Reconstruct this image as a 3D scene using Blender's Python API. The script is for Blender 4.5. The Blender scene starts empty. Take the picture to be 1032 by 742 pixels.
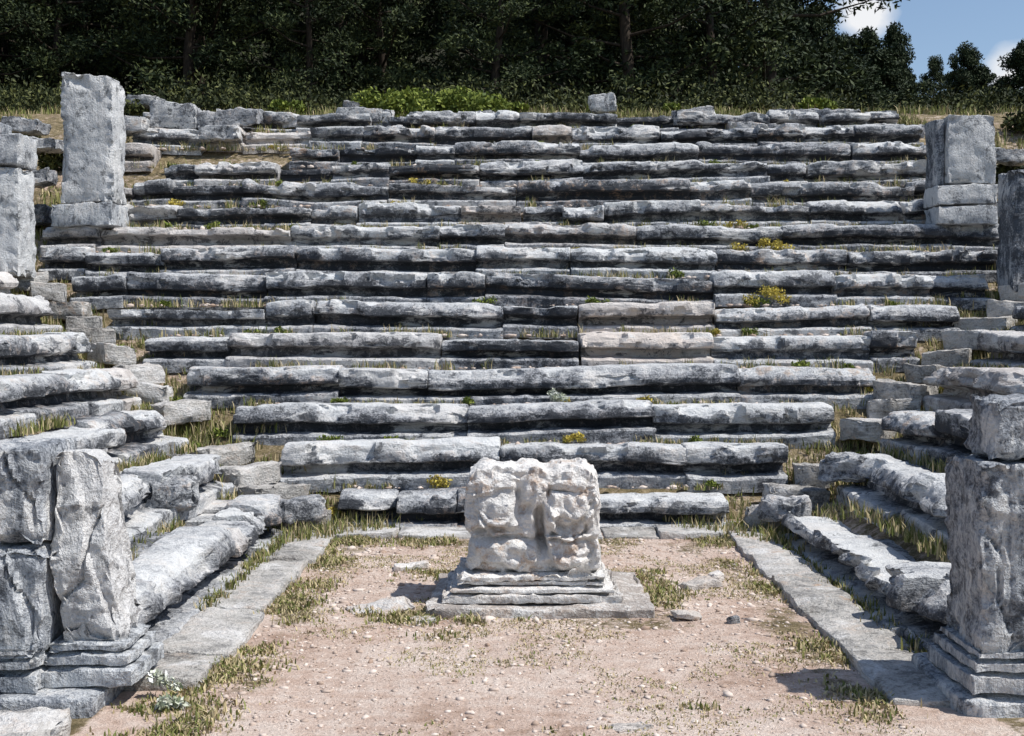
import bpy, math, random
import numpy as np
from mathutils import Vector
random.seed(7); R=np.random.RandomState(11)
CX=0.13; RH=0.4; RD=0.7; Y1=12.6; SX=2.45
scene=bpy.context.scene

# ---------------------------------------------------------------- noise
T=np.random.RandomState(3).rand(4096)*2-1
def vn(p,seed=0):
    p=np.asarray(p,float)+seed*17.31
    i=np.floor(p).astype(np.int64); f=p-i; f=f*f*(3-2*f)
    def hh(a,b,c):
        k=(a*73856093)^(b*19349663)^(c*83492791); k=k^(k>>13)
        return T[(k*1274126177>>7)&4095]
    x,y,z=i[:,0],i[:,1],i[:,2]; fx,fy,fz=f[:,0],f[:,1],f[:,2]
    def l(a,b,t): return a+(b-a)*t
    return l(l(l(hh(x,y,z),hh(x+1,y,z),fx),l(hh(x,y+1,z),hh(x+1,y+1,z),fx),fy),
             l(l(hh(x,y,z+1),hh(x+1,y,z+1),fx),l(hh(x,y+1,z+1),hh(x+1,y+1,z+1),fx),fy),fz)
def fbm(p,o=4,seed=0):
    p=np.asarray(p,float); s=0;a=1.0;n=0
    for k in range(o):
        s=s+a*vn(p*(2.03**k),seed+k*5); n+=a; a*=.5
    return s/n
def ss(a,b,x):
    t=np.clip((x-a)/(b-a),0,1); return t*t*(3-2*t)
def roughen(V,amp=.012,low=.02,seed=0,fr=7.0):
    out=V.copy()
    for c in range(3):
        out[:,c]+=amp*fbm(V*fr,4,seed+c*31)+low*fbm(V*1.7,2,seed+c*31+9)
    return out

# ---------------------------------------------------------------- mesh batch
class Batch:
    def __init__(s): s.V=[];s.L=[];s.S=[];s.C=[];s.n=0
    def add(s,V,loops,sizes,col,alpha=None):
        V=np.asarray(V,float); s.V.append(V); s.L.append(np.asarray(loops,np.int64)+s.n); s.S.append(np.asarray(sizes,np.int64))
        c=np.asarray(col,float)
        if c.ndim==1: c=np.tile(c[:3],(len(V),1))
        c=np.hstack([c[:,:3],(np.zeros((len(V),1)) if alpha is None else np.asarray(alpha).reshape(-1,1))])
        s.C.append(c); s.n+=len(V)
    def obj(s,name,mat,smooth=True,sharp=40,parent=None,origin=None):
        V=np.concatenate(s.V);L=np.concatenate(s.L);S=np.concatenate(s.S);C=np.concatenate(s.C)
        if origin is not None: V=V-np.array(origin)
        me=bpy.data.meshes.new(name)
        me.vertices.add(len(V)); me.vertices.foreach_set('co',V.astype(np.float32).ravel())
        me.loops.add(len(L)); me.loops.foreach_set('vertex_index',L.astype(np.int32))
        me.polygons.add(len(S)); st=np.concatenate([[0],np.cumsum(S)[:-1]])
        me.polygons.foreach_set('loop_start',st.astype(np.int32)); me.polygons.foreach_set('loop_total',S.astype(np.int32))
        me.update(calc_edges=True)
        a=me.attributes.new('blk','FLOAT_COLOR','POINT')
        a.data.foreach_set('color',C.astype(np.float32).ravel())
        if smooth:
            me.polygons.foreach_set('use_smooth',np.ones(len(S),bool))
            if sharp: me.set_sharp_from_angle(angle=math.radians(sharp))
        me.materials.append(mat); me.validate()
        ob=bpy.data.objects.new(name,me); scene.collection.objects.link(ob)
        if origin is not None: ob.location=origin
        if parent: ob.parent=parent
        return ob
def grid_faces(nr,nc):
    i=np.arange(nr*nc).reshape(nr,nc)
    q=np.stack([i[:-1,:-1],i[1:,:-1],i[1:,1:],i[:-1,1:]],-1).reshape(-1,4)
    return q.ravel(),np.full(len(q),4)
def empty(name,loc=(0,0,0)):
    e=bpy.data.objects.new(name,None); scene.collection.objects.link(e); e.location=loc; e.empty_display_size=.2; return e

# ---------------------------------------------------------------- materials
class NT:
    def __init__(s,name):
        s.m=bpy.data.materials.new(name); s.m.use_nodes=True; s.t=s.m.node_tree
        s.b=s.t.nodes['Principled BSDF']; s.b.inputs['Roughness'].default_value=.9
        s.b.inputs['Specular IOR Level'].default_value=.2
        s.pos=s.n('ShaderNodeNewGeometry').outputs['Position']
    def n(s,t,**k):
        x=s.t.nodes.new(t)
        for a,b in k.items(): setattr(x,a,b)
        return x
    def ln(s,a,b): s.t.links.new(a,b)
    def set(s,inp,v):
        if isinstance(v,bpy.types.NodeSocket): s.ln(v,inp)
        else: inp.default_value=v
    def noise(s,scale,detail=4,rough=.6,vec=None,stretch=None,dist=0):
        v=vec or s.pos
        if stretch:
            mp=s.n('ShaderNodeMapping'); mp.inputs['Scale'].default_value=stretch; s.ln(v,mp.inputs['Vector']); v=mp.outputs[0]
        x=s.n('ShaderNodeTexNoise'); x.inputs['Scale'].default_value=scale; x.inputs['Detail'].default_value=detail
        x.inputs['Roughness'].default_value=rough; x.inputs['Distortion'].default_value=dist; s.ln(v,x.inputs['Vector']); return x.outputs['Fac']
    def ramp(s,f,pts):
        x=s.n('ShaderNodeValToRGB'); e=x.color_ramp.elements
        while len(e)<len(pts): e.new(.5)
        for k,(p,c) in enumerate(pts):
            e[k].position=p; e[k].color=(c,c,c,1) if not isinstance(c,tuple) else (*c,1)
        s.ln(f,x.inputs[0]); return x.outputs[0]
    def mix(s,f,a,b,blend='MIX'):
        x=s.n('ShaderNodeMix',data_type='RGBA',blend_type=blend)
        s.set(x.inputs[0],f); 
        for i,v in ((6,a),(7,b)): s.set(x.inputs[i],(*v,1) if isinstance(v,tuple) and len(v)==3 else v)
        return x.outputs[2]
    def math(s,op,a,b=0.0,clamp=False):
        x=s.n('ShaderNodeMath',operation=op,use_clamp=clamp); s.set(x.inputs[0],a); s.set(x.inputs[1],b); return x.outputs[0]
    def attr(s,name='blk'):
        x=s.n('ShaderNodeAttribute',attribute_name=name); sp=s.n('ShaderNodeSeparateColor'); s.ln(x.outputs['Color'],sp.inputs[0]); s.alpha=x.outputs['Alpha']; return x.outputs['Color'],sp.outputs
    def bump(s,h,strength,dist):
        x=s.n('ShaderNodeBump'); x.inputs['Strength'].default_value=strength; x.inputs['Distance'].default_value=dist
        s.ln(h,x.inputs['Height']); s.ln(x.outputs[0],s.b.inputs['Normal'])
    def base(s,c): s.ln(c,s.b.inputs['Base Color'])

def stone_mat(name,lo=(.060,.065,.074),mid=(.29,.30,.32),hi=(.66,.67,.67),warm=.35,streakdir=(1,1,4),lichen_shade=.78,fresh=.9,lth=.53):
    m=NT(name)
    _,a=m.attr()
    big=m.noise(1.1,2,.6); med=m.noise(6.5,6,.74,dist=.4); fine=m.noise(42,3,.7)
    streak=m.noise(3.0,5,.74,stretch=streakdir,dist=.6)
    f=m.math('ADD',m.math('MULTIPLY',big,.25),m.math('MULTIPLY',med,.42))
    f=m.math('ADD',f,m.math('MULTIPLY',streak,.33))
    f=m.math('ADD',f,m.math('MULTIPLY',m.math('SUBTRACT',a[0],.5),.12))
    f=m.math('ADD',f,m.math('MULTIPLY',m.math('SUBTRACT',fine,.5),.34))
    f=m.math('SUBTRACT',f,m.math('MULTIPLY',m.alpha,.09))  # alpha puts painted shade and top light into the seat colour
    col=m.ramp(f,[(.37,lo),(.46,mid),(.54,tuple(.45*x+.55*y for x,y in zip(mid,hi))),(.63,hi)])
    col=m.mix(m.math('MULTIPLY',a[1],.8,True),col,m.mix(med,(.34,.30,.27),(.98,.88,.80)))
    li=m.noise(4.2,6,.80,dist=.3)
    lm=m.ramp(m.math('SUBTRACT',m.math('ADD',li,m.math('MULTIPLY',m.alpha,.07)),m.math('MULTIPLY',a[1],.05)),[(lth,0.0),(lth+.045,1.0)])  # random lichen patches, widened where alpha holds painted shade
    col=m.mix(m.math('MULTIPLY',lm,lichen_shade),col,(.05,.054,.063))
    fr=m.ramp(m.math('ADD',m.math('MULTIPLY',streak,.5),m.math('MULTIPLY',big,.5)),[(.54,0.0),(.59,1.0)])
    col=m.mix(m.math('MULTIPLY',fr,fresh),col,m.mix(fine,(.42,.41,.40),(.86,.85,.83)))
    ru=m.ramp(m.math('ADD',m.math('MULTIPLY',li,-.5),m.math('ADD',.5,m.math('MULTIPLY',med,.5))),[(.52,0.0),(.60,1.0)])
    col=m.mix(m.math('MULTIPLY',ru,m.math('ADD',m.math('MULTIPLY',a[2],.6),.12*warm/.35),True),col,(.42,.29,.20))
    m.base(col)
    h=m.math('ADD',m.math('MULTIPLY',med,.7),m.math('MULTIPLY',fine,.45))
    h=m.math('ADD',h,m.math('MULTIPLY',streak,.6))
    m.bump(h,1.0,.05)
    return m.m
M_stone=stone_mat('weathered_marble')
M_pier=stone_mat('pier_marble',lo=(.08,.09,.107),mid=(.31,.33,.36),hi=(.66,.68,.69),warm=.15,streakdir=(4,4,.8),lichen_shade=.68,fresh=.7,lth=.54)
M_slab=stone_mat('paving_marble',lo=(.17,.16,.15),mid=(.40,.385,.36),hi=(.62,.60,.575),warm=.5,lichen_shade=.4)
M_altar=stone_mat('altar_marble',lo=(.38,.34,.31),mid=(.72,.70,.67),hi=(.86,.85,.83),warm=1.5,lichen_shade=.10,streakdir=(1,1,1.5))
M_rock=stone_mat('hill_rock',lo=(.15,.14,.13),mid=(.30,.285,.26),hi=(.45,.43,.41))

def ground_mat():
    m=NT('earth'); _,a=m.attr()
    big=m.noise(.9,4,.6); med=m.noise(7,6,.74); fine=m.noise(48,4,.78)
    dirt=m.ramp(m.math('ADD',m.math('MULTIPLY',big,.5),m.math('MULTIPLY',med,.5)),[(.37,(.42,.29,.22)),(.46,(.64,.49,.405)),(.57,(.78,.66,.575))])
    dirt=m.mix(m.math('MULTIPLY',m.ramp(fine,[(.42,1.0),(.56,0.0)]),.38),dirt,(.34,.24,.18))
    veg=m.ramp(m.math('ADD',m.math('MULTIPLY',med,.6),m.math('MULTIPLY',fine,.4)),[(.38,(.07,.06,.03)),(.5,(.19,.15,.08)),(.62,(.38,.30,.19))])
    vm=m.ramp(m.math('ADD',a[0],m.math('MULTIPLY',m.math('SUBTRACT',m.noise(9,5,.74),.5),1.4)),[(.45,0.0),(.72,1.0)])
    col=m.mix(vm,dirt,veg)
    forest=m.ramp(med,[(.35,(.012,.014,.008)),(.6,(.05,.05,.028))])
    col=m.mix(a[1],col,forest)
    rock=m.ramp(med,[(.35,(.14,.125,.105)),(.6,(.40,.375,.34))])
    rm=m.math('MULTIPLY',a[2],m.ramp(m.noise(.35,5,.7),[(.48,0.0),(.55,1.0)]))
    col=m.mix(rm,col,rock)
    m.base(col)
    m.bump(m.math('ADD',m.math('MULTIPLY',med,.7),m.math('MULTIPLY',fine,.6)),1.0,.04)
    return m.m
M_ground=ground_mat()
def leafy(name,c1,c2,c3,scale=1.2):
    m=NT(name); g=m.n('ShaderNodeNewGeometry')
    f=m.math('ADD',m.math('MULTIPLY',g.outputs['Random Per Island'],.45),m.math('MULTIPLY',m.noise(scale,1,.5),.55))
    m.base(m.ramp(f,[(.25,c1),(.5,c2),(.75,c3)])); m.b.inputs['Roughness'].default_value=.7
    return m.m
M_pine=leafy('pine_needles',(.008,.015,.007),(.028,.043,.018),(.09,.11,.038),scale=.8)
M_pine_far=leafy('pine_needles_far',(.012,.021,.010),(.030,.046,.020),(.07,.09,.042))
M_shrub=leafy('shrub_leaves',(.06,.09,.018),(.15,.19,.035),(.27,.31,.06),scale=5)
M_dark=leafy('maquis_leaves',(.012,.018,.007),(.04,.05,.018),(.13,.14,.045),scale=1.5)
M_yel=leafy('yellow_plant',(.20,.18,.04),(.48,.38,.08),(.7,.58,.12),scale=9)
M_white=leafy('white_flowers',(.25,.30,.18),(.5,.52,.42),(.8,.8,.78),scale=9)
def attr_mat(name,rough=.8):
    m=NT(name); c,_=m.attr(); m.base(c); m.b.inputs['Roughness'].default_value=rough; return m.m
M_grass=attr_mat('grass_blades')
mb=NT('pine_bark'); mb.base(mb.ramp(mb.noise(6,3,.7,stretch=(3,3,.6)),[(.35,(.02,.016,.012)),(.6,(.06,.046,.035))])); M_bark=mb.m
mp_=NT('gravel_stone'); _,a_=mp_.attr(); mp_.base(mp_.mix(a_[0],(.36,.26,.20),(.72,.63,.56))); M_gravel=mp_.m

# ---------------------------------------------------------------- terrain
def H(x,y,noise=True):
    x=np.asarray(x,float);y=np.asarray(y,float); ax=np.abs(x-CX)
    sc=np.minimum((y-Y1)/RD,14.6)
    near=ss(6.7,7.35,y)
    sd=np.minimum((ax-SX)/RD,8.3)*near
    s=np.maximum(np.maximum(sc,sd),0)
    h=RH*s-.09*ss(0,.4,s)
    h=h+.42*ss(22.6,24.2,y)+.115*np.maximum(y-24,0)*np.where(y<140,1,0)+np.where(y>=140,.115*116,0)
    left=ss(12,0,x-.12*(y-40))
    h=h+left*24*ss(46,95,y)
    h=h+3.6*np.exp(-(((x-25)/9)**2+((y-74)/11)**2))+2*np.exp(-(((x-40)/14)**2+((y-95)/14)**2))
    if noise:
        p=np.stack([x,y,np.zeros_like(x)],-1).reshape(-1,3)
        n=fbm(p*1.6,4,2).reshape(x.shape); n2=fbm(p*.12,3,8).reshape(x.shape)
        out=ss(8.0,10,ax)+ss(23,26,y)
        h=h+n*(.022+.12*np.clip(out,0,1))+n2*1.2*ss(30,60,y)
        fl=(s<=0)
        h=h+np.where(fl,.016*fbm(p*6,3,5).reshape(x.shape),0)
    return h
def axis(a,b,st,A,B):
    mid=list(np.arange(a,b+1e-6,st)); v=b;d=st
    while v<B: d*=1.16; v+=d; mid.append(v)
    v=a;d=st; pre=[]
    while v>A: d*=1.16; v-=d; pre.append(v)
    return np.array(pre[::-1]+mid)
xs=axis(-10,10,.08,-700,700); ys=axis(4.5,26,.08,-300,1500)
X,Y=np.meshgrid(xs,ys); Z=H(X,Y)
V=np.stack([X,Y,Z],-1).reshape(-1,3); nr,nc=X.shape
ax=np.abs(V[:,0]-CX); 
vegn=fbm(V*np.array([.9,.9,0]),3,40); vegn2=fbm(V*np.array([2.2,2.2,0]),3,44)
veg=np.where((V[:,1]>Y1-.1)|(ax>SX-.1),.75+.3*vegn,0.0)
edge=np.exp(-((ax-1.68)/.23)**2)*(.50+.5*vegn+.4*vegn2)*np.where(V[:,0]<0,1.0,.9)
back=np.exp(-((V[:,1]-11.75)/.35)**2)*(.45+.6*vegn)
alt=np.exp(-(np.maximum(np.abs(V[:,0]-.13)-.85,0)**2+np.maximum(np.abs(V[:,1]-9.3)-.75,0)**2)/.06)*(.42+.7*vegn)
inner=(ax<SX-.1)&(V[:,1]<=Y1-.1)
veg=np.where(inner,np.maximum(np.maximum(edge,back),alt)+.8*np.clip(vegn2+.05,0,1)*ss(7.0,9,V[:,1]),veg)
veg=np.where(V[:,1]<4,np.maximum(veg,.3+.3*vegn),veg)
forest=ss(24.5,27,V[:,1]); rock=ss(50,62,V[:,1])*ss(6,16,V[:,0])
forest=forest*(1-.55*rock)
C=np.stack([np.clip(veg,0,1),forest,rock],-1)
b=Batch(); L,S=grid_faces(nr,nc); b.add(V,L,S,C); b.obj('ground',M_ground,sharp=None)

# ---------------------------------------------------------------- stone seats
def profile(no,h,hd,drop,sl,fu,zn,rd):
    pts=[(.30,-.12,0,1),(-.045-fu,-.10,0,0),(-.055-fu,.035,0,0),(-.035-fu,.062,0,-.4),(.08,.075,0,.2),(.18,.09,0,1),(.20,.16,0,1),(.12,zn-.008,.3,1),(-.015-no,zn,1,1),  # fourth value: shade painted into the recess and under the nose
         (-.045-no,zn+.015,1,1),(-.052-no,zn+.07,1,.6),(-.050-no,zn+.12,1,.15),(-.042-no+rd*.3,h-.018-rd*.5,1,-.5),(-.025-no+rd,h-.003,.9,-.9),(.14,h,.4,-.8),(hd,h-.008,0,-.5),(hd+.03,h-drop,0,.2),(.76,h-drop-.005,0,.3),(.76,-.12,0,1)]  # positive paints shade low on the nose, negative paints light on the tops
    pts=[(u+(sl*max(0,(z-.24)/.16) if 9<=k<=14 else 0),z,w,g) for k,(u,z,w,g) in enumerate(pts)]
    out=[]
    for k in range(len(pts)-1):
        a=np.array(pts[k]);c=np.array(pts[k+1]); d=np.linalg.norm((a-c)[:2])
        sp=.026 if 1<=k<=13 else (.045 if k in(14,15,16) else 9)
        n=max(1,int(math.ceil(d/sp)))
        for j in range(n): out.append(a+(c-a)*j/n)
    out.append(np.array(pts[-1])); return np.array(out)
def seat_block(B,o,ld,ud,L,z0,seed,ruin=0.,special=None):
    r=random.Random(seed)
    no=r.uniform(-.02,.05); h=.40+r.uniform(-.03,.02); hd=r.uniform(.38,.46); drop=r.uniform(.03,.07); sl=r.choice([.0,.03,.06,.10,.13]); fu=r.uniform(-.03,.05); zn=r.uniform(.165,.21); rd=r.choice([0,.01,.03])
    if r.random()<.08+ruin*.4: no-=r.uniform(.04,.11)
    if r.random()<.04+ruin*.35: h-=r.uniform(.04,.14)
    P=profile(no,h,hd,drop,sl,fu,zn,rd); w=P[:,2]; cen=np.array([.3,.15])
    cols=[0,.012,.035]; n=max(3,int((L-.07)/.04)); cols+=list(np.linspace(.07,L-.07,n))+[L-.035,L-.012,L]; cols=np.array(cols)
    inset=np.interp(np.minimum(cols,L-cols),[0,.012,.035],[.012,.003,0])
    def rep(c): return np.repeat(c[None,:],len(cols),0)
    U=rep(P[:,0]);Zz=rep(P[:,1]);Lc=np.repeat(cols[:,None],len(P),1)
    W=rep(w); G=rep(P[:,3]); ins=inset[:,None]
    mask=(P[:,0]<.7)[None]
    U=U+np.where(mask,ins*np.sign(cen[0]-U),0); Zz=Zz+np.where(Zz>.2,-ins,0)
    q=np.stack([(Lc+seed*3.7),U,Zz],-1).reshape(-1,3)
    sh=U.shape
    f1=fbm(q*np.array([2.6,2.2,2.6]),4,seed%50).reshape(sh)
    chip=ss(.10,.18,f1)*.65+ss(.1,.45,f1)*.35; ridge=np.abs(fbm(q*np.array([4,7,7]),4,31)).reshape(sh)
    fac=fbm(q*np.array([6,1,1]),2,41).reshape(sh)
    enddist=np.minimum(Lc,L-Lc); endchip=np.exp(-(enddist/.11)**2)*ss(-.2,.3,vn(q*np.array([3,2,2]),3)).reshape(sh)
    am=.05+.06*r.random()+.10*ruin*r.random()
    U=U+W*(chip*am+endchip*.06+ridge*.055+fac*.015); Zz=Zz-W*(Zz>.3)*(chip*am*.55+endchip*.04+ridge*.035)
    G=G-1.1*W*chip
    big=ss(.18,.32,fbm(q*np.array([.9,.2,.2]),3,77)).reshape(sh)*(.10+ruin)
    U=U+W*big*.10; Zz=Zz-(Zz>.3)*big*.08
    Zz=Zz+(Zz>.16)*.028*vn(q*np.array([.7,0,0]),12).reshape(sh)
    yaw=r.gauss(0,.013)*(1+ruin); tilt=r.gauss(0,.015)*(1+ruin); off=r.gauss(0,.024)*(1+ruin*1.3); zo=r.gauss(0,.012)*(1+ruin)
    U=U+off+yaw*(Lc-L/2); Zz=Zz+zo+tilt*(Lc-L/2)*.8
    o=np.array(o,float);ld=np.array(ld,float);ud=np.array(ud,float)
    V=o+Lc[...,None]*ld+U[...,None]*ud+ (Zz[...,None]+z0)*np.array([0,0,1.])
    V=V.reshape(-1,3); V=roughen(V,.016,.024,seed%7,9.0)
    Lp,Sz=grid_faces(len(cols),len(P)); m=len(P)
    cap1=list(range(m)); cap2=[(len(cols)-1)*m+k for k in range(m)][::-1]
    Lp=np.concatenate([Lp,cap1,cap2]); Sz=np.concatenate([Sz,[m,m]])
    col=special or (r.uniform(-.2,1.1),(r.uniform(.2,.8) if r.random()<.12 else 0),(r.random()**3))
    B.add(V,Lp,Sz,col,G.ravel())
def seat_row(name,a,c,o0,ld,ud,z0,seed,ruin,specials=(),skip=0.0,left=0.0):
    B=Batch(); r=random.Random(seed); s=a; k=0
    cuts=[(p[0],p[1],p[2]) for p in specials]
    while s<c-.15:
        L=r.choice([r.uniform(.5,1.1),r.uniform(1.2,2.2),r.uniform(1.8,3.2)])
        lf=(left and s<-2.6)
        if lf: L=min(L,r.uniform(.5,1.5))
        sp=None
        for (p0,p1,cc) in cuts:
            if s<p0-.01 and s+L>p0-.35: L=p0-s
            elif abs(s-p0)<.02: L=p1-p0; sp=cc
        if c-(s+L)<.45: L=c-s
        if r.random()>(.10 if (lf and L<1.2) else 0) or sp:
            g=r.choice([-.004,.0,.003,.02,.06 if ruin>.3 else .01])
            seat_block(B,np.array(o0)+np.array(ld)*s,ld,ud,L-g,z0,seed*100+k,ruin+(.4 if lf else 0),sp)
        s+=L;k+=1
    return B.obj(name,M_stone,sharp=32)
ends={}
for n in range(1,16):
    hw=2.0+.7*(n-1)
    if n<=8: a,c=CX-hw,CX+hw
    elif n==9: a,c=-7.0,7.1
    else: a,c=-6.75-.1*random.random()*(n-9),6.7+.12*random.random()*(n-9)
    sp=[]
    if n==5: sp=[(.74,2.37,(1.3,1.15,.3))]
    if n==10: sp=[(-.9,.05,(.6,.8,1.0))]
    if n==4: sp=[(-4.0,-1.1,(.5,0,0)),(-1.1,2.6,(.35,0,0))]
    if n==3: sp=[(-3.27,-.6,(.4,0,0)),(-.6,1.5,(.3,0,0)),(1.5,3.5,(.9,0,0))]
    ends[n]=(a,c)
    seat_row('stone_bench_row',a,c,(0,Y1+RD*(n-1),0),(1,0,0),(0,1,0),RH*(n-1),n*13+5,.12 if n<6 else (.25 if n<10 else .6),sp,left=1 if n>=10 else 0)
for sgn in (-1,1):
    for n in range(1,9):
        x=CX+sgn*(SX-.02+RD*(n-1)); y1=Y1+RD*(n-1)-(.55 if sgn>0 else .5)
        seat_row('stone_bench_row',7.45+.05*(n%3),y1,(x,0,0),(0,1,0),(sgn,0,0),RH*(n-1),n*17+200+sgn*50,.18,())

# ---------------------------------------------------------------- rough boxes
def rbox(B,size,loc,rotz=0,seed=0,bev=.02,amp=.012,low=.015,sp=.05,warp=None,col=None,tilt=(0,0),fr=7.0,ridge=0.0):
    h=np.array(size)/2.
    def ax1(k):
        e=h[k]; bv=min(bev,e*.4); n=max(2,int((2*e-2*bv)/sp)+1)
        return np.concatenate([[-e,-e+bv*.35],np.linspace(-e+bv,e-bv,n),[e-bv*.35,e]])
    A=[ax1(k) for k in range(3)]
    Vs=[];Ls=[];Ss=[];o=0
    for k in range(3):
        i,j=[(1,2),(2,0),(0,1)][k]
        for s in (-1,1):
            gi,gj=np.meshgrid(A[i],A[j],indexing='ij'); P=np.zeros(gi.shape+(3,)); P[...,i]=gi;P[...,j]=gj;P[...,k]=s*h[k]
            L,S=grid_faces(*gi.shape)
            if s<0: L=L.reshape(-1,4)[:,::-1].ravel()
            Vs.append(P.reshape(-1,3)); Ls.append(L+o); Ss.append(S); o+=gi.size
    P=np.concatenate(Vs)
    Q=np.clip(P,-(h-bev),h-bev) if bev<h.min() else P*.6
    D=P-Q; ln=np.linalg.norm(D,axis=1,keepdims=True); bvv=min(bev,h.min()*.8)
    Dn=D/np.maximum(ln,1e-9); P=np.where(ln>bvv,Q+Dn*bvv,P)
    if warp: P=warp(P)
    ca,sa=math.cos(rotz),math.sin(rotz)
    if ridge:
        em=ss(.5,1,np.sort(np.abs(P)/h,axis=1)[:,1])**3
        edge=1+2.0*em[:,None]
        rr=np.abs(fbm((P+seed*3.1)*6,4,13))[:,None]; P=P-Dn*rr*ridge*edge
        cc=ss(.12,.22,fbm((P+seed*5.7)*3.2,3,17))[:,None]; P=P-Dn*cc*ridge*1.6*em[:,None]
    P[:,2]+=P[:,0]*tilt[0]+P[:,1]*tilt[1]
    P=np.stack([P[:,0]*ca-P[:,1]*sa,P[:,0]*sa+P[:,1]*ca,P[:,2]],-1)+np.array(loc)
    P2=P+seed*3.13
    for c in range(3): P[:,c]+=amp*fbm(P2*fr,4,c*31)+low*fbm(P2*1.9,2,c*31+9)
    key=np.round(np.concatenate(Vs)*1e5).astype(np.int64)
    _,idx,inv=np.unique(key,axis=0,return_index=True,return_inverse=True); inv=inv.ravel()
    B.add(P[idx],inv[np.concatenate(Ls)],np.concatenate(Ss),col or (random.random(),0,random.random()**2))

for sgn in (-1,1):
    B=Batch()
    for n in range(0,9):
        for j in range(2):
            if n==0 and j==0: continue
            if random.random()<.14: continue
            t=(n-1)+j*.5
            x=CX+sgn*(SX-.12+RD*t); y=Y1-.12+RD*t; z=RH*(t)+.14
            rbox(B,(random.uniform(.42,.72),random.uniform(.34,.44),.26),(x+random.gauss(0,.04),y+random.gauss(0,.04),z-.05+random.gauss(0,.02)),
                 rotz=-sgn*math.pi/4*random.choice([1,1,.5,.15])+random.gauss(0,.08),seed=n*5+j,bev=.02,amp=.025,low=.04,tilt=(random.gauss(0,.05),random.gauss(0,.05)),ridge=.04)
    B.obj('stone_staircase',M_slab,sharp=32)

B=Batch(); y=6.9
while y<12.4:
    L=random.uniform(.6,1.3); rbox(B,(.46,L-.008,.12),(-2.03+random.gauss(0,.015),y+L/2,.0),seed=int(y*9),bev=.02,amp=.016,low=.03,rotz=random.gauss(0,.015),ridge=.012,tilt=(random.gauss(0,.015),random.gauss(0,.01))); y+=L
y=6.6
while y<12.4:
    L=random.uniform(.7,1.5); rbox(B,(.44,L-.008,.12),(2.22+random.gauss(0,.015),y+L/2,.0),seed=int(y*9)+40,bev=.02,amp=.016,low=.03,rotz=random.gauss(0,.015),ridge=.012,tilt=(random.gauss(0,.015),random.gauss(0,.01))); y+=L
x=-1.8
while x<1.95:
    L=random.uniform(.5,1.2); L=min(L,2.0-x); 
    if L>.2: rbox(B,(L-.02,.5,.1),(x+L/2,12.25+random.gauss(0,.02),.0+random.gauss(0,.012)),seed=int(x*9)+90,bev=.015,amp=.012,low=.03)
    x+=L
B.obj('paving_slabs',M_slab)

# ---------------------------------------------------------------- piers at the front corners
B=Batch()
def crack(P,pts,depth=.03,wd=.010):
    # fracture groove across the front / side faces along a broken line (x,z)
    x,z=P[:,0],P[:,2]; dmin=np.full(len(P),9.)
    for (a,b),(c,d_) in zip(pts[:-1],pts[1:]):
        t=np.clip(((x-a)*(c-a)+(z-b)*(d_-b))/((c-a)**2+(d_-b)**2),0,1); dmin=np.minimum(dmin,np.hypot(x-a-t*(c-a),z-b-t*(d_-b)))
    P[:,1]+=np.where(P[:,1]<0,depth*np.exp(-(dmin/wd)**2),0)
def wl(P):
    P=P.copy(); z=(P[:,2]+.53)/1.06
    crack(P,[(.19,.25),(.05,.12),(-.02,-.15),(-.19,-.3)],.04,.012)
    x=P[:,0]; step=ss(.0,.02,x*.9+P[:,2]*.25-.02); P[:,1]+=np.where(P[:,1]<0,.035*step,0)
    right=P[:,0]>0
    P[:,0]=np.where(right,P[:,0]-.14*np.clip(z-.05,0,1)*(P[:,0]/.19),P[:,0]+.05*ss(.0,.5,.5-z))
    P[:,2]-=ss(.25,.53,P[:,2])*ss(-.05,.12,P[:,0])*.09
    P[:,1]+=np.where(P[:,1]<0,ss(.35,1,z)*.09,0)
    return P
def wf(P):
    P=P.copy(); crack(P,[(-.05,.3),(.0,.1),(.12,-.05),(.1,-.3)],.04,.010); 
    P[:,1]+=np.where(P[:,1]<0,.03*ss(.0,.015,P[:,0]-.06+.3*P[:,2]),0); return P
rbox(B,(.36,.75,.60),(-2.72,6.92,.56),seed=3,bev=.012,amp=.014,low=.02,col=(.45,0,0),ridge=.03,sp=.018,warp=wf)
rbox(B,(.34,.72,.53),(-2.735,6.93,1.125),seed=4,bev=.02,amp=.016,low=.03,col=(.2,0,0),ridge=.045,sp=.018,warp=wf)
rbox(B,(.38,.46,1.08),(-2.345,6.87,.82),seed=5,bev=.012,amp=.020,low=.03,warp=wl,col=(1.3,.3,.0),ridge=.06,sp=.016)
for (w,z,hh_) in ((.44,.31,.045),(.49,.25,.07),(.55,.16,.11)):
    rbox(B,(w,.46+(w-.38),hh_),(-2.33,6.86,z),seed=6,bev=.014,amp=.010,low=.014,col=(.8,0,.1),ridge=.02,sp=.03)
    rbox(B,(w*.8,.76+(w-.38),hh_-.004),(-2.745,6.90,z-.002),seed=7,bev=.014,amp=.010,low=.014,col=(.4,0,.1),ridge=.02,sp=.03)
rbox(B,(.9,.95,.14),(-2.66,6.85,.045),seed=8,bev=.03,amp=.02,low=.03,col=(.4,0,0),ridge=.02)
B.obj('ruined_marble_pier',M_pier,sharp=32)
B=Batch()
def wr(P):
    P=P.copy(); crack(P,[(-.31,.2),(-.2,.05),(-.22,-.2),(-.1,-.5)],.035,.010)
    for xx in (-.16,-.04,.08,.2): P[:,1]+=np.where(P[:,1]<0,.014*np.exp(-((P[:,0]-xx)/.018)**2)*ss(-.45,-.35,P[:,2]),0)
    return P
rbox(B,(.62,.60,1.04),(2.73,6.82,.80),seed=13,bev=.012,amp=.014,low=.03,col=(.2,0,.1),ridge=.04,sp=.02,warp=wr)
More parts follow.
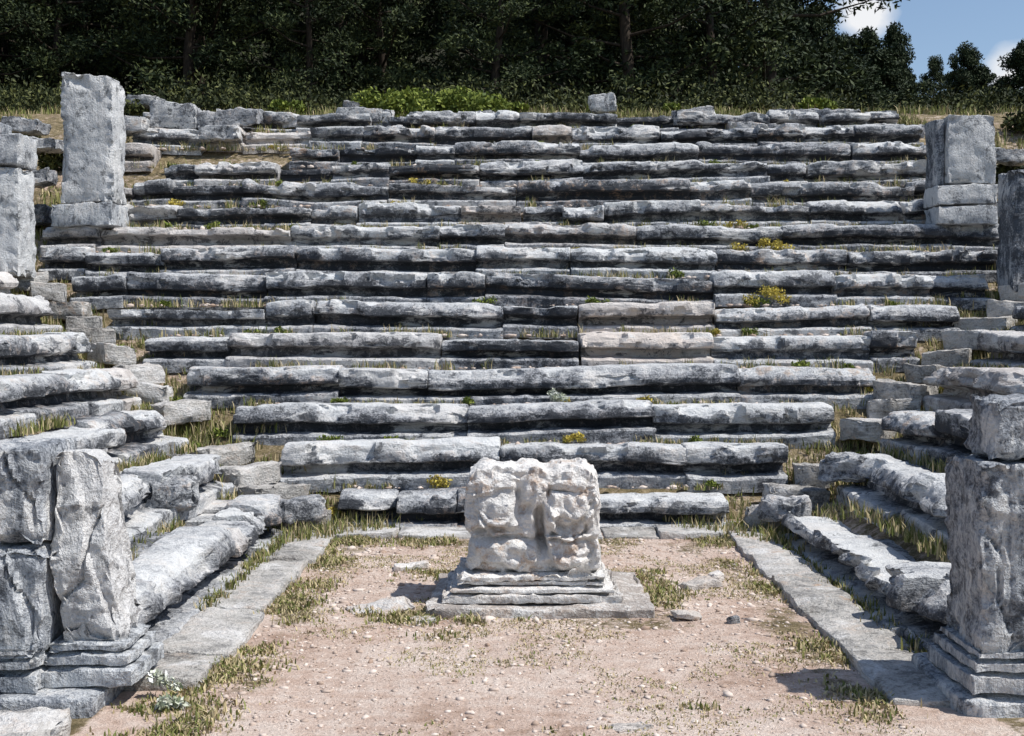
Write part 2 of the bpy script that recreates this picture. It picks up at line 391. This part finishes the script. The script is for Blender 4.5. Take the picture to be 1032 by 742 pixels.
rbox(B,(.60,.42,.34),(2.79,6.80,1.48),seed=14,bev=.025,amp=.02,low=.04,col=(.05,0,.1),ridge=.06,sp=.025)
for (w,z,hh_) in ((.67,.31,.05),(.72,.25,.07),(.78,.16,.11)):
    rbox(B,(w,w-.02,hh_),(2.73,6.82,z),seed=16,bev=.014,amp=.010,low=.014,col=(.3,0,.1),ridge=.02,sp=.03)
rbox(B,(.95,.9,.14),(2.76,6.84,.045),seed=18,bev=.03,amp=.02,low=.03,col=(.4,0,0),ridge=.02)
B.obj('ruined_marble_pier',M_pier,sharp=32)

B=Batch()
rbox(B,(.92,.7,.34),(-6.38,18.45,3.72),seed=21,bev=.02,amp=.014,low=.03,col=(.7,0,.1),ridge=.03)
rbox(B,(.78,.6,1.88),(-6.32,18.45,4.82),seed=22,bev=.025,amp=.016,low=.035,sp=.04,col=(1.2,.15,.1),ridge=.04,warp=lambda P:np.stack([P[:,0]*(1-.035*P[:,2]),P[:,1],P[:,2]-.10*P[:,0]*(P[:,2]>.8)],-1))
B.obj('marble_pillar',M_pier)
B=Batch()
rbox(B,(.86,.7,.28),(6.47,18.45,3.70),seed=24,bev=.02,amp=.012,low=.02,col=(.9,.1,.1),ridge=.02)
rbox(B,(.88,.7,.30),(6.47,18.45,3.99),seed=25,bev=.02,amp=.012,low=.02,col=(1.2,.2,.1),ridge=.02)
rbox(B,(.70,.6,1.0),(6.52,18.45,4.65),seed=26,bev=.02,amp=.014,low=.03,sp=.04,col=(1.2,.15,.1),ridge=.035)
rbox(B,(.14,.45,.98),(6.10,18.5,4.62),seed=27,bev=.02,amp=.012,low=.03,col=(0,0,.1))
B.obj('marble_pillar',M_pier)
B=Batch()
rbox(B,(.66,.6,1.45),(-6.90,16.6,3.45),seed=28,bev=.02,amp=.014,low=.03,sp=.04,col=(1.3,.15,.1),ridge=.04)
rbox(B,(.70,.64,.42),(-6.90,16.6,4.40),seed=29,bev=.02,amp=.016,low=.03,sp=.04,col=(.8,.1,.1),ridge=.04)
rbox(B,(.3,.4,.16),(-7.0,16.6,4.70),seed=30,bev=.03,amp=.02,low=.03)
B.obj('marble_pillar',M_pier)
B=Batch()
rbox(B,(.7,.6,1.62),(6.84,16.8,3.35),seed=31,bev=.03,amp=.016,low=.04,sp=.04,col=(-.4,0,.1),ridge=.04)
B.obj('marble_pillar',M_pier)

def at(px0,px1,py0,py1,Yd,dep,name='fallen_stone_block',seed=0,col=None,bev=.03):
    x0=(px0-525)/1255*Yd;x1=(px1-525)/1255*Yd; z1=2+(335-py0)/1255*Yd; z0=2+(335-py1)/1255*Yd
    B=Batch(); rbox(B,(x1-x0,dep,z1-z0),((x0+x1)/2,Yd+dep/2,(z0+z1)/2),seed=seed,bev=bev,amp=.04,low=.06,col=col,rotz=random.gauss(0,.05),tilt=(random.gauss(0,.04),0),ridge=.05)
    B.obj(name,M_stone,sharp=32)
for k,(p,Yd) in enumerate([((153,197,104,130),21.8),((185,262,112,128),21.9),((200,240,126,142),21.4),((284,322,117,130),22.6),((340,396,109,126),22.6),((594,622,94,113),23.0),
    ((679,722,109,126),22.5),((776,866,110,125),22.7),((734,792,123,137),22.2),((868,930,126,142),22.0),((118,150,118,135),21.5),((345,362,100,110),23.2),
    ((0,40,118,132),21.0),((14,58,138,150),20.2),((20,50,170,186),19.2),((995,1040,150,166),20.0),((1000,1050,205,222),18.6),((5,50,205,225),18.6),((128,160,95,106),23.2),((470,500,112,121),22.9)]):
    at(*p,Yd,random.uniform(.35,.7),seed=50+k)
def block(name,size,loc,rz,seed,mat=M_stone,col=None):
    B=Batch(); rbox(B,size,loc,rotz=rz,seed=seed,bev=min(size)*.25,amp=.035,low=.06,col=col,sp=.03,ridge=min(size)*.25); B.obj(name,mat,sharp=32)
block('fallen_stone_block',(.5,.42,.3),(-3.05,10.8,.60),.3,81)
block('fallen_stone_block',(.5,.36,.25),(-2.2,12.3,.24),.5,83)
block('fallen_stone_block',(.5,.35,.25),(2.6,12.2,.25),-.4,84)
block('fallen_stone_block',(.55,.4,.3),(3.3,12.6,.62),-.5,85)
block('fallen_rock',(.30,.16,.06),(-.93,10.5,.015),.2,86,M_altar,(.9,.3,.2))
block('fallen_rock',(.46,.28,.12),(-1.02,8.95,-.03),.4,87,M_slab,(.7,.7,1.0))
block('fallen_rock',(.22,.16,.07),(-.70,8.55,-.01),.2,95,M_slab,(.7,.6,.9))
block('fallen_rock',(.14,.1,.09),(1.60,9.95,.04),.4,88,M_altar,(.9,.5,.3))
block('fallen_rock',(.34,.22,.07),(1.40,9.75,.0),.3,89,M_slab,(.8,.6,1.0))
block('fallen_rock',(.08,.07,.07),(1.45,8.5,.035),.4,90,M_stone,(0,0,.2))
block('fallen_rock',(.24,.16,.10),(.55,6.25,-.02),.4,91,M_slab,(.7,.7,1.0))
block('fallen_rock',(.2,.14,.05),(1.15,8.65,.0),.1,92,M_slab,(.7,.6,1.0))
block('fallen_stone_block',(.7,.5,.16),(-2.55,5.9,.04),.1,93,M_slab,(.6,.1,.2))
for sgn in (-1,1):
    B=Batch(); 
    for c in range(8):
        z=.2+.4*c; xa=SX+.62+.7*c; x=xa
        while x<9.2:
            L=random.uniform(.6,1.2); rbox(B,(L-.01,.5,.39),(CX+sgn*(x+L/2),7.22,z),seed=c*9+int(x*3),bev=.02,sp=.1); x+=L
    B.obj('retaining_wall',M_stone)

# ---------------------------------------------------------------- altar
def g2(x,z,cx,cz,rx,rz,p=2): 
    return np.exp(-((np.abs((x-cx)/rx))**p+(np.abs((z-cz)/rz))**p))
def altar_warp(P):
    P=P.copy(); x0_=P[:,0].copy(); z0_=P[:,2].copy()+.39; fy=ss(.05,-.30,P[:,1])
    qq=np.stack([x0_,z0_,P[:,1]*.3],-1)
    brk=ss(-.4,.05,fbm(qq*4,3,55))
    x=x0_+.035*fbm(qq*5,3,5); z=z0_/.95+.035*fbm(qq*5,3,9)
    d=.060*g2(x,z,-.26,.46,.13,.11,6)+.050*g2(x,z,.0,.62,.085,.13,6)+.065*g2(x,z,.26,.49,.14,.11,6)
    d+=.035*g2(x,z,-.27,.70,.17,.05,6)+.03*g2(x,z,.24,.70,.17,.05,6)+.04*g2(x,z,.13,.45,.05,.14,4)
    for xc,w in ((-.24,.22),(.25,.20)):
        c=.30+.26*((x-xc)/w)**2; d+=.055*np.exp(-((z-c)/.035)**4)*(np.abs(x-xc)<w)*brk
        d+=.028*np.exp(-((z-c-.09)/.022)**4)*(np.abs(x-xc)<w)*brk
    d-=.17*g2(x,z,.05,.32,.035,.17,4); d-=.07*g2(x,z,-.06,.50,.05,.05,3); d-=.06*g2(x,z,-.12,.62,.022,.1,3); d-=.05*g2(x,z,.12,.62,.02,.08,3)
    d-=.08*g2(x,z,-.30,.33,.14,.03,3)
    tri=np.clip(1-(np.abs(x-.25)/.20)-np.clip(.29-z,0,1)*1.6,0,1)*(z<.30)
    d+=.09*np.clip(tri*4,0,1)*ss(.0,.05,z); d+=.055*g2(x,z,-.22,.12,.22,.11,8)
    d-=.06*g2(x,z,0,.265,.6,.018)
    d-=.07*np.abs(fbm(qq*7,4,21)); d-=.045*ss(.12,.2,fbm(qq*3.4,3,71)); d+=.010*np.sin(x*75+z*22)*g2(x,z,.25,.42,.17,.16,4)
    P[:,1]-=fy*d
    P[:,0]*=1-.035*np.exp(-((z-.27)/.04)**2)+.02*np.exp(-((z-.45)/.12)**2)
    side=np.abs(fbm(qq*5+7,3,61)); P[:,0]*=1-(.06*side+.03*ss(.08,.16,fbm(qq*4+3,2,62)))*ss(.3,.48,np.abs(x0_))
    wear=ss(.40,.50,np.abs(x))*ss(.68,.82,z)
    P[:,2]-=wear*.035; P[:,0]*=1-.03*wear-.01*ss(.4,.8,z)
    tq=np.stack([x0_*6,z0_,P[:,1]*6],-1)
    P[:,2]-=(z0_>.6)*(.03*g2(x,z,.1,.82,.06,.15)+.02*g2(x,z,-.12,.82,.04,.15)+.05*np.abs(fbm(tq,3,4))+.025*ss(.1,.2,fbm(tq*.7,2,14)))
    return P
alt_e=empty('carved_marble_altar',(.09,9.3,0))
def part(nm,fn):
    B=Batch(); fn(B); o=B.obj(nm,M_altar,parent=alt_e,sharp=32); o.matrix_parent_inverse.identity(); o.location=(-.09,-9.3,0); return o
part('plinth_slab',lambda B:rbox(B,(1.60,1.35,.12),(.135,9.33,.015),seed=60,bev=.025,amp=.018,low=.035,col=(-.5,0,.0),ridge=.02,tilt=(.0,.01)))
part('base_step',lambda B:rbox(B,(1.30,1.0,.07),(.08,9.30,.10),seed=61,bev=.014,amp=.010,low=.014,sp=.03,col=(.0,0,.0),ridge=.025))
part('base_torus',lambda B:rbox(B,(1.20,.93,.045),(.08,9.30,.152),seed=62,bev=.020,amp=.008,low=.012,sp=.03,col=(.55,0,.1),ridge=.02))
part('base_cavetto',lambda B:rbox(B,(1.06,.80,.04),(.08,9.32,.190),seed=63,bev=.012,amp=.008,low=.01,sp=.025,col=(.2,0,.6),ridge=.015))
part('base_band',lambda B:rbox(B,(1.10,.84,.05),(.08,9.32,.230),seed=65,bev=.016,amp=.018,low=.014,sp=.02,col=(.6,0,.6),ridge=.045))
part('carved_block',lambda B:rbox(B,(.99,.66,.80),(.09,9.35,.635),seed=64,bev=.018,amp=.022,low=.012,sp=.012,warp=altar_warp,col=(.9,.2,.45),fr=11,ridge=.022))

# ---------------------------------------------------------------- grass
BL=[];BC=[]
def blades(P,h,spread=.5,dry=.3,w=.006):
    n=len(P); hh=h*R.uniform(.45,1.25,n); a=R.rand(n)*2*np.pi; lean=R.rand(n)*spread
    dx=np.cos(a)*lean*hh; dy=np.sin(a)*lean*hh; pa=a+np.pi/2+R.randn(n)*.4; wx=np.cos(pa)*w*R.uniform(.6,1.6,n); wy=np.sin(pa)*w
    v=np.zeros((n,5,3)); 
    for k,(t,sw) in enumerate(((0,-1),(0,1),(.55,.75),(.55,-.75),(1,0))):
        bend=t*t
        v[:,k,0]=P[:,0]+dx*bend+wx*sw; v[:,k,1]=P[:,1]+dy*bend+wy*sw; v[:,k,2]=P[:,2]+hh*t*(1-.25*lean*t)-.01*(t==0)
    g=np.array([.10,.13,.035]); g2_=np.array([.26,.26,.085]); s=np.array([.52,.43,.25])
    t=R.rand(n,1); c=g*(1-t)+g2_*t; isdry=(R.rand(n)<dry)[:,None]; c=np.where(isdry,s*(.6+.5*t),c)
    BL.append(v); BC.append(np.repeat(c[:,None,:],5,1))
def clumps(cx,cy,zf,per,rad,h,dry=.3,spread=.7,w=.006):
    n=len(cx); k=R.randint(max(1,per//2),per*2,n); i=np.repeat(np.arange(n),k)
    m=len(i); hv=R.uniform(.35,1.4,n)
    x=cx[i]+R.randn(m)*rad*hv[i]; y=cy[i]+R.randn(m)*rad*hv[i]
    z=zf[i] if zf is not None else H(x,y)
    blades(np.stack([x,y,z],-1),h*hv[i],spread,dry,w)
def noisemask(x,y,fr,th,seed):
    return fbm(np.stack([x*fr,y*fr,np.zeros_like(x)],-1),3,seed)>th
for n in range(1,15):
    a,c=ends[n]; k=int((c-a)*(24 if n<=3 else 20)); x=R.uniform(a,c,k); y0=Y1+RD*(n-1)
    y=y0+R.uniform(.50,.64,k); 
    m=noisemask(x,np.full(k,n*3.3),1.1,-.02 if n not in(1,2,3,9,13,14) else -.15,n)
    m|=(np.abs(x)>4.2)&(R.rand(k)<.4)
    x,y=x[m],y[m]; clumps(x,y,np.full(len(x),RH*n-.055),9,.035,(.085 if n<4 else .12)+.02*(n>9),dry=.48)
for sgn in(-1,1):
    for n in range(1,8):
        k=120; y=R.uniform(7.6,Y1+RD*(n-1),k); x=CX+sgn*(SX+RD*(n-1)+R.uniform(.48,.64,k)); m=noisemask(y,x,.8,-.15,n+30)
        x,y=x[m],y[m]; clumps(x,y,np.full(len(x),RH*n-.055),12,.04,.10,dry=.45)
    k=1300; t=R.uniform(-.8,8.5,k); off=R.randn(k)*.29
    x=CX+sgn*(SX-.05+RD*t+off); y=Y1-.05+RD*t-off; clumps(x,y,np.maximum(H(x,y),0)+.02,10,.05,.12,dry=.45)
k=1500; y=R.uniform(6.0,12.1,k); x=-1.70+R.randn(k)*.11-.02*(9-y); m=noisemask(x,y,2.4,.03,60); clumps(x[m],y[m],None,8,.05,.042,dry=.55,spread=1.4)
k=850; y=R.uniform(6.3,12.1,k); x=1.92+R.randn(k)*.09; m=noisemask(x,y,2.4,.04,61); clumps(x[m],y[m],None,8,.05,.038,dry=.6,spread=1.4)
k=650; x=R.uniform(-1.8,2.0,k); y=11.8+R.randn(k)*.12; m=noisemask(x,y,2,.02,62); clumps(x[m],y[m],None,8,.04,.045,dry=.55,spread=1.4)
k=220; y=R.uniform(6.6,12,k); x=-2.24+R.randn(k)*.03; m=noisemask(x,y,1.,.0,63); clumps(x[m],y[m],np.full(m.sum(),.04),10,.03,.08)
k=130; y=R.uniform(6.6,12,k); x=2.44+R.randn(k)*.03; clumps(x,y,np.full(k,.03),8,.03,.07)
k=480; x=R.uniform(-.9,1.2,k); y=8.56+R.randn(k)*.06; m=noisemask(x,y,2,.04,64); clumps(x[m],y[m],None,8,.03,.04,dry=.55,spread=1.4)
for xx in (-.75,1.03):
    k=260; y=R.uniform(8.5,10.4,k); x=xx+R.randn(k)*.10; m=noisemask(x,y,1.5,.02,65); clumps(x[m],y[m],None,8,.035,.042,dry=.55,spread=1.4)
k=60; x=R.uniform(-.4,.55,k); y=8.79+R.randn(k)*.01; m=noisemask(x,y,2,.15,66); clumps(x[m],y[m],np.full(m.sum(),.075),8,.02,.05)
k=8000; x=R.uniform(-1.7,1.95,k); y=5.4+6.6*R.rand(k)**.7; m=noisemask(x,y,1.6,.15,67); clumps(x[m],y[m],None,6,.04,.018,dry=.75,spread=2.0,w=.004)
for (px,py,cnt) in ((-1.0,8.7,30),(.95,6.55,8),(-.45,8.1,10),(-1.9,6.6,60),(.25,6.1,6),(-.7,10.2,35),(1.2,9.4,20),(-2.3,5.9,30)):
    x=px+R.randn(cnt)*.13;y=py+R.randn(cnt)*.09; clumps(x,y,None,9,.03,.035,dry=.45)
k=8000; x=R.uniform(-12,12,k); y=R.uniform(12,25.5,k); ax_=np.abs(x-CX); m=((ax_>7.15)&(y>14))|(y>22.9); m&=noisemask(x,y,.8,-.1,70); clumps(x[m],y[m],None,11,.08,.17,dry=.35,w=.009)
k=1500; x=R.uniform(-7.2,7.2,k); y=R.uniform(22.7,23.6,k); clumps(x,y,None,9,.06,.14,dry=.35,w=.008)
V=np.concatenate(BL); Cc=np.concatenate(BC); n=len(V); base=np.arange(n)[:,None]*5
q=(base+np.array([0,1,2,3])); t=(base+np.array([3,2,4]))
L=np.concatenate([q,t],1).ravel(); S=np.tile([4,3],n)
B=Batch(); B.add(V.reshape(-1,3),L,S,Cc.reshape(-1,3)); B.obj('grass',M_grass,smooth=False)
print('blades',n)

phi=(1+5**.5)/2
iv=np.array([(-1,phi,0),(1,phi,0),(-1,-phi,0),(1,-phi,0),(0,-1,phi),(0,1,phi),(0,-1,-phi),(0,1,-phi),(phi,0,-1),(phi,0,1),(-phi,0,-1),(-phi,0,1)])/1.9
fi=np.array([(0,11,5),(0,5,1),(0,1,7),(0,7,10),(0,10,11),(1,5,9),(5,11,4),(11,10,2),(10,7,6),(7,1,8),(3,9,4),(3,4,2),(3,2,6),(3,6,8),(3,8,9),(4,9,5),(2,4,11),(6,2,10),(8,6,7),(9,8,1)])
def gravel(name,x,y,z,sz):
    k=len(x); v=iv[None]*(1+R.uniform(-.4,.4,(k,12,1)))*sz[:,None,None]*R.uniform(.6,1.4,(k,1,3))*np.array([1,1,.5])
    v=v+np.stack([x,y,z],-1)[:,None,:]
    f=(np.arange(k)[:,None,None]*12+fi[None]).reshape(-1)
    B=Batch(); B.add(v.reshape(-1,3),f,np.full(k*20,3),np.repeat(R.rand(k,1),12,0)*np.ones((1,3))); B.obj(name,M_gravel,smooth=False)
k=12000; x=R.uniform(-1.75,2.0,k); y=5.2+R.rand(k)**.8*6.8; sz=.003+.020*R.rand(k)**8+.005*R.rand(k)
k2=420; rx=R.uniform(-1.6,1.8,k2); ry=R.uniform(8.2,11.8,k2); mm=noisemask(rx,ry,1.3,.08,90); x=np.concatenate([x,rx[mm]]);y=np.concatenate([y,ry[mm]]); sz=np.concatenate([sz,.012+.035*R.rand(mm.sum())**2])
xx=R.uniform(-7,7,3000);n_=R.randint(1,15,3000);yy=Y1+RD*(n_-1)+R.uniform(.44,.66,3000);zz=RH*n_-.04
m=np.abs(xx-CX)<1.9+.7*(n_-1)
xx,yy,zz=xx[m],yy[m],zz[m]
gravel('gravel',np.concatenate([x,xx]),np.concatenate([y,yy]),np.concatenate([H(x,y)+.001,zz]),np.concatenate([sz,.012+.045*R.rand(len(xx))**3]))

# ---------------------------------------------------------------- leaf clouds & trees
def leaves(B,C,rad,per,l=.2,w=.06,seed=0,up=.3,shell=.35):
    r=np.random.RandomState(seed); n=len(C)*per; i=np.repeat(np.arange(len(C)),per)
    d=r.randn(n,3); d/=np.linalg.norm(d,axis=1,keepdims=True); rr=r.rand(n,1)**shell
    c=C[i]+d*rr*rad[i]
    a=r.randn(n,3)+d*.8+np.array([0,0,up]); a/=np.linalg.norm(a,axis=1,keepdims=True)
    bb=np.cross(a,r.randn(n,3)); bb/=np.linalg.norm(bb,axis=1,keepdims=True)
    s=r.uniform(.6,1.4,(n,1)); a=a*l*.5*s; bb=bb*w*.5*s
    v=np.stack([c-a,c+bb,c+a,c-bb],1).reshape(-1,3)
    B.add(v,np.arange(n*4),np.full(n,4),(0,0,0))
def tube(B,P,rad,sides=7):
    P=np.array(P,float); k=len(P); a=np.arange(sides)*2*np.pi/sides; V=[]
    for i in range(k):
        t=P[min(i+1,k-1)]-P[max(i-1,0)]; t/=np.linalg.norm(t); u=np.cross(t,[.3,.9,.1]);u/=np.linalg.norm(u);w=np.cross(t,u)
        V.append(P[i]+rad[i]*(np.cos(a)[:,None]*u+np.sin(a)[:,None]*w))
    L=[]
    for i in range(k-1):
        for j in range(sides): L+= [i*sides+j,i*sides+(j+1)%sides,(i+1)*sides+(j+1)%sides,(i+1)*sides+j]
    B.add(np.concatenate(V),L,[4]*((k-1)*sides),(0,0,0))
def pine_meshes(seed,Ht=10,low=.18,wid=2.6,per=210,l=.26,w=.07,mat=None,flat=.7,cs=1.0):
    r=random.Random(seed); T_=Batch(); F=Batch()
    pts=[];x=y=0
    for i in range(7):
        z=Ht*i/6.3; pts.append((x,y,z-.4*(i==0))); x+=r.gauss(0,.16);y+=r.gauss(0,.16)
    tube(T_,pts,[.20*(1-.13*i) for i in range(7)])
    C=[];Rr=[]
    nl=28
    for k in range(nl):
        f=low+(1-low)*(k/(nl-1))**.95; z=Ht*f*.95; i=min(int(z/(Ht/6.3)),5); p0=np.array(pts[i])*(1-.5)+np.array(pts[i+1])*.5; p0[2]=z
        a=k*2.4+r.gauss(0,.4); env=(1-((f-.30)/.76)**2 if f>.30 else .8+.6*f)
        ln=wid*max(.22,env)*r.uniform(.55,1.15)
        e=p0+np.array([math.cos(a)*ln,math.sin(a)*ln,ln*r.uniform(.05,.55)])
        mid=(p0+e)/2+np.array([0,0,-.08*ln])
        tube(T_,[p0,mid,e],[.06,.04,.012],5)
        for t in ((.4,.7,1.0) if ln>1 else (.5,1.0)):
            c=p0*(1-t)+e*t+np.array([r.gauss(0,.25),r.gauss(0,.25),r.gauss(0.12,.22)])
            s=r.uniform(.35,.75)*cs; C.append(c); Rr.append((s*1.05,s*1.05,s*flat))
    for q in range(5): C.append(np.array(pts[-1])+np.array([r.gauss(0,.3),r.gauss(0,.3),r.uniform(-.7,.15)])); Rr.append((.45*cs,.45*cs,.5))
    leaves(F,np.array(C),np.array(Rr),per,l,w,seed,shell=.5)
    to=T_.obj('trunk',M_bark,sharp=None); fo=F.obj('crown',mat or M_pine,smooth=False)
    tm,fm=to.data,fo.data; bpy.data.objects.remove(to); bpy.data.objects.remove(fo); return tm,fm
near=[pine_meshes(s,10,.05,2.7,per=240,l=.17,w=.06,flat=.75,cs=1.1) for s in (1,2,3,4)]
far=[pine_meshes(s,10,.10,3.0,per=200,l=.32,w=.12,mat=M_pine_far,flat=.85,cs=1.25) for s in (11,12,13)]
def plant(parent,mset,x,y,h,wf=1.0,dz=-.2):
    tm,fm=random.choice(mset); z=float(H(np.array([x]),np.array([y]))[0])+dz; s=h/10; rz=random.uniform(0,6.28)
    for nm,me in (('trunk',tm),('crown',fm)):
        o=bpy.data.objects.new(nm,me); scene.collection.objects.link(o); o.parent=parent
        if parent.name.startswith('pine_tree'): o.location=(0,0,0)
        else: o.location=(x,y,z)
        o.rotation_euler=(0,0,rz); o.scale=(s*wf,s*wf,s)
    return z
PF=empty('pine_forest')
for (Yd,st,x0,x1,h0,h1) in ((30,2.6,-16,4.8,5,8),(34.5,3.0,-18,6.2,9,12),(41,3.4,-22,7.6,10.5,12.5),(50,5.0,-26,9.0,11,13.5)):
    x=x0
    while x<x1:
        plant(PF,near,x+random.gauss(0,.4),Yd+random.gauss(0,1.0),random.uniform(h0,h1),random.uniform(1.0,1.35)); x+=st
def tree(px,pytop,Yd,mset=far,wf=1.2):
    x=(px-525)/1255*Yd; zt=2+(335-pytop)/1255*Yd; g=float(H(np.array([x]),np.array([Yd]))[0]); h=max(3.0,(zt-g+.2)*.96)
    g2z=zt-h*1.0
    e=empty('pine_tree',(x,Yd,min(g,g2z+.2)-.2)); plant(e,mset,x,Yd,h,wf*max(1,6.0/h))
for (px,py,Yd,wf) in ((720,-20,44,1.),(752,0,44,.9),(782,-8,46,.9),(806,4,50,.7),(824,6,47,.6),(846,34,52,.6),(872,28,50,.75),(896,26,54,.65),(884,50,46,.8),(906,70,58,.6),(936,60,66,.5),(957,74,64,.5),(970,48,58,.65),(985,68,58,.6),(1006,84,52,.6),(1030,42,50,.75),(1055,62,54,1.1),(864,66,42,.8),(845,60,40,.8),(948,100,46,.8),(975,98,44,.9),(1022,96,46,.9),(815,60,38,1.),(915,98,44,.8),(1000,112,40,.8)):
    tree(px,py,Yd,wf=wf)
B=Batch(); k=170; x=R.uniform(-13,13,k); y=R.uniform(25.0,29,k); s=R.uniform(.3,.9,k)*np.where(x>6,.7,1); z=H(x,y)+s*.4
leaves(B,np.stack([x,y,z],-1),np.stack([s*1.2,s*1.2,s*.9],-1),360,.10,.04,5,shell=.5); B.obj('undergrowth',M_dark,smooth=False)
def shrub(name,cs,rs,per,mat,l=.09,w=.045,seed=0):
    B=Batch(); cs=np.array(cs,float); rs=np.array(rs,float)
    o=cs.mean(0); leaves(B,cs,rs,per,l,w,seed,shell=.5); B.obj(name,mat,smooth=False,origin=tuple(o))
cs=[];rs=[]
for k in range(26):
    x=-3.0+2.6*k/25+random.gauss(0,.1); yy=23.7+random.gauss(0,.2); hh=.30+.16*math.sin(k*.9)**2; cs.append((x,yy,float(H(np.array([x]),np.array([yy]))[0])+hh*.6)); rs.append((.28,.26,hh*.7))
shrub('green_shrub',cs,rs,420,M_shrub)
for (x,y,s) in ((-6.1,24.3,.4),(-.2,24.2,.22),(1.4,24.2,.3),(4.4,24.6,.35),(-9.2,22,.4),(7.9,20.5,.35),(5.6,24,.3),(-4.6,24,.3),(2.9,24.1,.22),(9,22.5,.4),(-7.8,21,.35),(-7.4,23.5,.35)):
    z=float(H(np.array([x]),np.array([y]))[0]); shrub('green_shrub',[(x+random.gauss(0,s*.5),y+random.gauss(0,s*.3),z+s*.5) for _ in range(5)],[(s*.6,s*.6,s*.5)]*5,260,M_dark if s>.3 else M_shrub,seed=int(y*7))
def small(name,x,y,z,s,mat,seed,per=90):
    shrub(name,[(x+random.gauss(0,s*.45),y+random.gauss(0,s*.2),z+s*.45+random.gauss(0,s*.15)) for _ in range(6)],[(s*.5,s*.4,s*.4)]*6,per,mat,.035,.018,seed)
small('yellow_flowering_plant',3.28,16.65,2.38,.24,M_yel,1,140)
small('yellow_flowering_plant',3.62,18.05,3.17,.20,M_yel,2,120)
small('yellow_flowering_plant',.62,13.85,.78,.12,M_yel,4,60)
small('white_flowering_plant',.40,14.45,1.18,.14,M_white,3,60)
small('white_flowering_plant',-1.98,6.75,.05,.10,M_white,6,40)
small('white_flowering_plant',-1.85,6.55,.0,.09,M_white,7,40)
for i in range(44):
    sgn=random.choice([-1,1]); t=random.uniform(-.3,6); x=CX+sgn*(SX+RD*t)+random.gauss(0,.25); y=Y1+RD*t+random.gauss(0,.2); z=float(H(np.array([x]),np.array([y]))[0])
    small('weed_plant',x,y,z+.02,random.uniform(.06,.14),random.choice([M_shrub,M_shrub,M_yel]),20+i,60)
for i in range(60):
    n=random.randint(1,14); x=random.uniform(*ends[n])*.95
    small('weed_plant',x,Y1+RD*(n-1)+.56,RH*n-.05,random.uniform(.06,.15),random.choice([M_shrub,M_shrub,M_yel]),60+i,50)
for k,(x,y,s) in enumerate(((20.5,64,1.1),(22.5,66,1.3),(24.5,65,1.0),(13.2,52,1.0),(15.5,56,.9),(22,60,.8))):
    B=Batch(); z=float(H(np.array([x]),np.array([y]))[0]); rbox(B,(s*1.8,s,s),(x,y,z+s*.15),seed=k,bev=s*.3,amp=s*.25,low=s*.3,sp=.15,fr=1.4,rotz=k); B.obj('hill_boulder',M_rock)

# ---------------------------------------------------------------- light, sky, camera
el=math.radians(57); az=math.radians(15)
d=Vector((math.cos(el)*math.cos(az),-math.cos(el)*math.sin(az),math.sin(el)))
sun=bpy.data.lights.new('sun','SUN'); sun.energy=5.0; sun.angle=math.radians(.5); sun.color=(1,.965,.91)
so=bpy.data.objects.new('sun',sun); so.rotation_euler=d.to_track_quat('Z','Y').to_euler(); scene.collection.objects.link(so)
w=bpy.data.worlds.new('World'); scene.world=w; w.use_nodes=True; t=w.node_tree; bg=t.nodes['Background']
sky=t.nodes.new('ShaderNodeTexSky'); sky.sky_type='NISHITA'; sky.sun_disc=False; sky.sun_elevation=el; sky.sun_rotation=math.radians(90)+az
sky.altitude=300; sky.dust_density=.8; sky.ozone_density=1.2
bg.inputs['Strength'].default_value=.13
tc=t.nodes.new('ShaderNodeTexCoord')
def cloud(dirv,r):
    dv=Vector(dirv).normalized(); dist=t.nodes.new('ShaderNodeVectorMath'); dist.operation='DISTANCE'; dist.inputs[1].default_value=dv
    t.links.new(tc.outputs['Generated'],dist.inputs[0]); mr=t.nodes.new('ShaderNodeMapRange'); mr.inputs['From Min'].default_value=r; mr.inputs['From Max'].default_value=r*.2
    t.links.new(dist.outputs['Value'],mr.inputs['Value']); return mr.outputs[0]
nz=t.nodes.new('ShaderNodeTexNoise'); nz.inputs['Scale'].default_value=22; nz.inputs['Detail'].default_value=5; mpn=t.nodes.new('ShaderNodeMapping'); mpn.inputs['Scale'].default_value=(1,1,1.8)
t.links.new(tc.outputs['Generated'],mpn.inputs['Vector']); t.links.new(mpn.outputs[0],nz.inputs['Vector'])
acc=None
for dv,r in (((.272,1,.252),.034),((.385,1,.206),.032),((-.5,.6,.5),.3),((.9,.2,.4),.3)):
    c=cloud(dv,r)
    if acc is None: acc=c
    else:
        mx=t.nodes.new('ShaderNodeMath'); mx.operation='MAXIMUM'; t.links.new(acc,mx.inputs[0]); t.links.new(c,mx.inputs[1]); acc=mx.outputs[0]
ad=t.nodes.new('ShaderNodeMath'); ad.operation='ADD'; t.links.new(acc,ad.inputs[0]); t.links.new(nz.outputs['Fac'],ad.inputs[1])
mr=t.nodes.new('ShaderNodeMapRange'); mr.inputs['From Min'].default_value=.9; mr.inputs['From Max'].default_value=1.4; t.links.new(ad.outputs[0],mr.inputs['Value'])
mx=t.nodes.new('ShaderNodeMix'); mx.data_type='RGBA'; t.links.new(mr.outputs[0],mx.inputs[0]); t.links.new(sky.outputs[0],mx.inputs[6]); mx.inputs[7].default_value=(6.8,6.9,7.1,1)
t.links.new(mx.outputs[2],bg.inputs['Color'])

cam=bpy.data.cameras.new('camera'); cam.sensor_width=36; cam.lens=36*1255/1032; cam.clip_end=4000; cam.clip_start=.05
co=bpy.data.objects.new('camera',cam); co.location=(0,0,2.0); co.rotation_euler=(math.radians(90-1.64),0,math.radians(.41)); scene.collection.objects.link(co)
scene.camera=co
scene.view_settings.view_transform='Standard'; scene.view_settings.look='None'; scene.view_settings.exposure=0
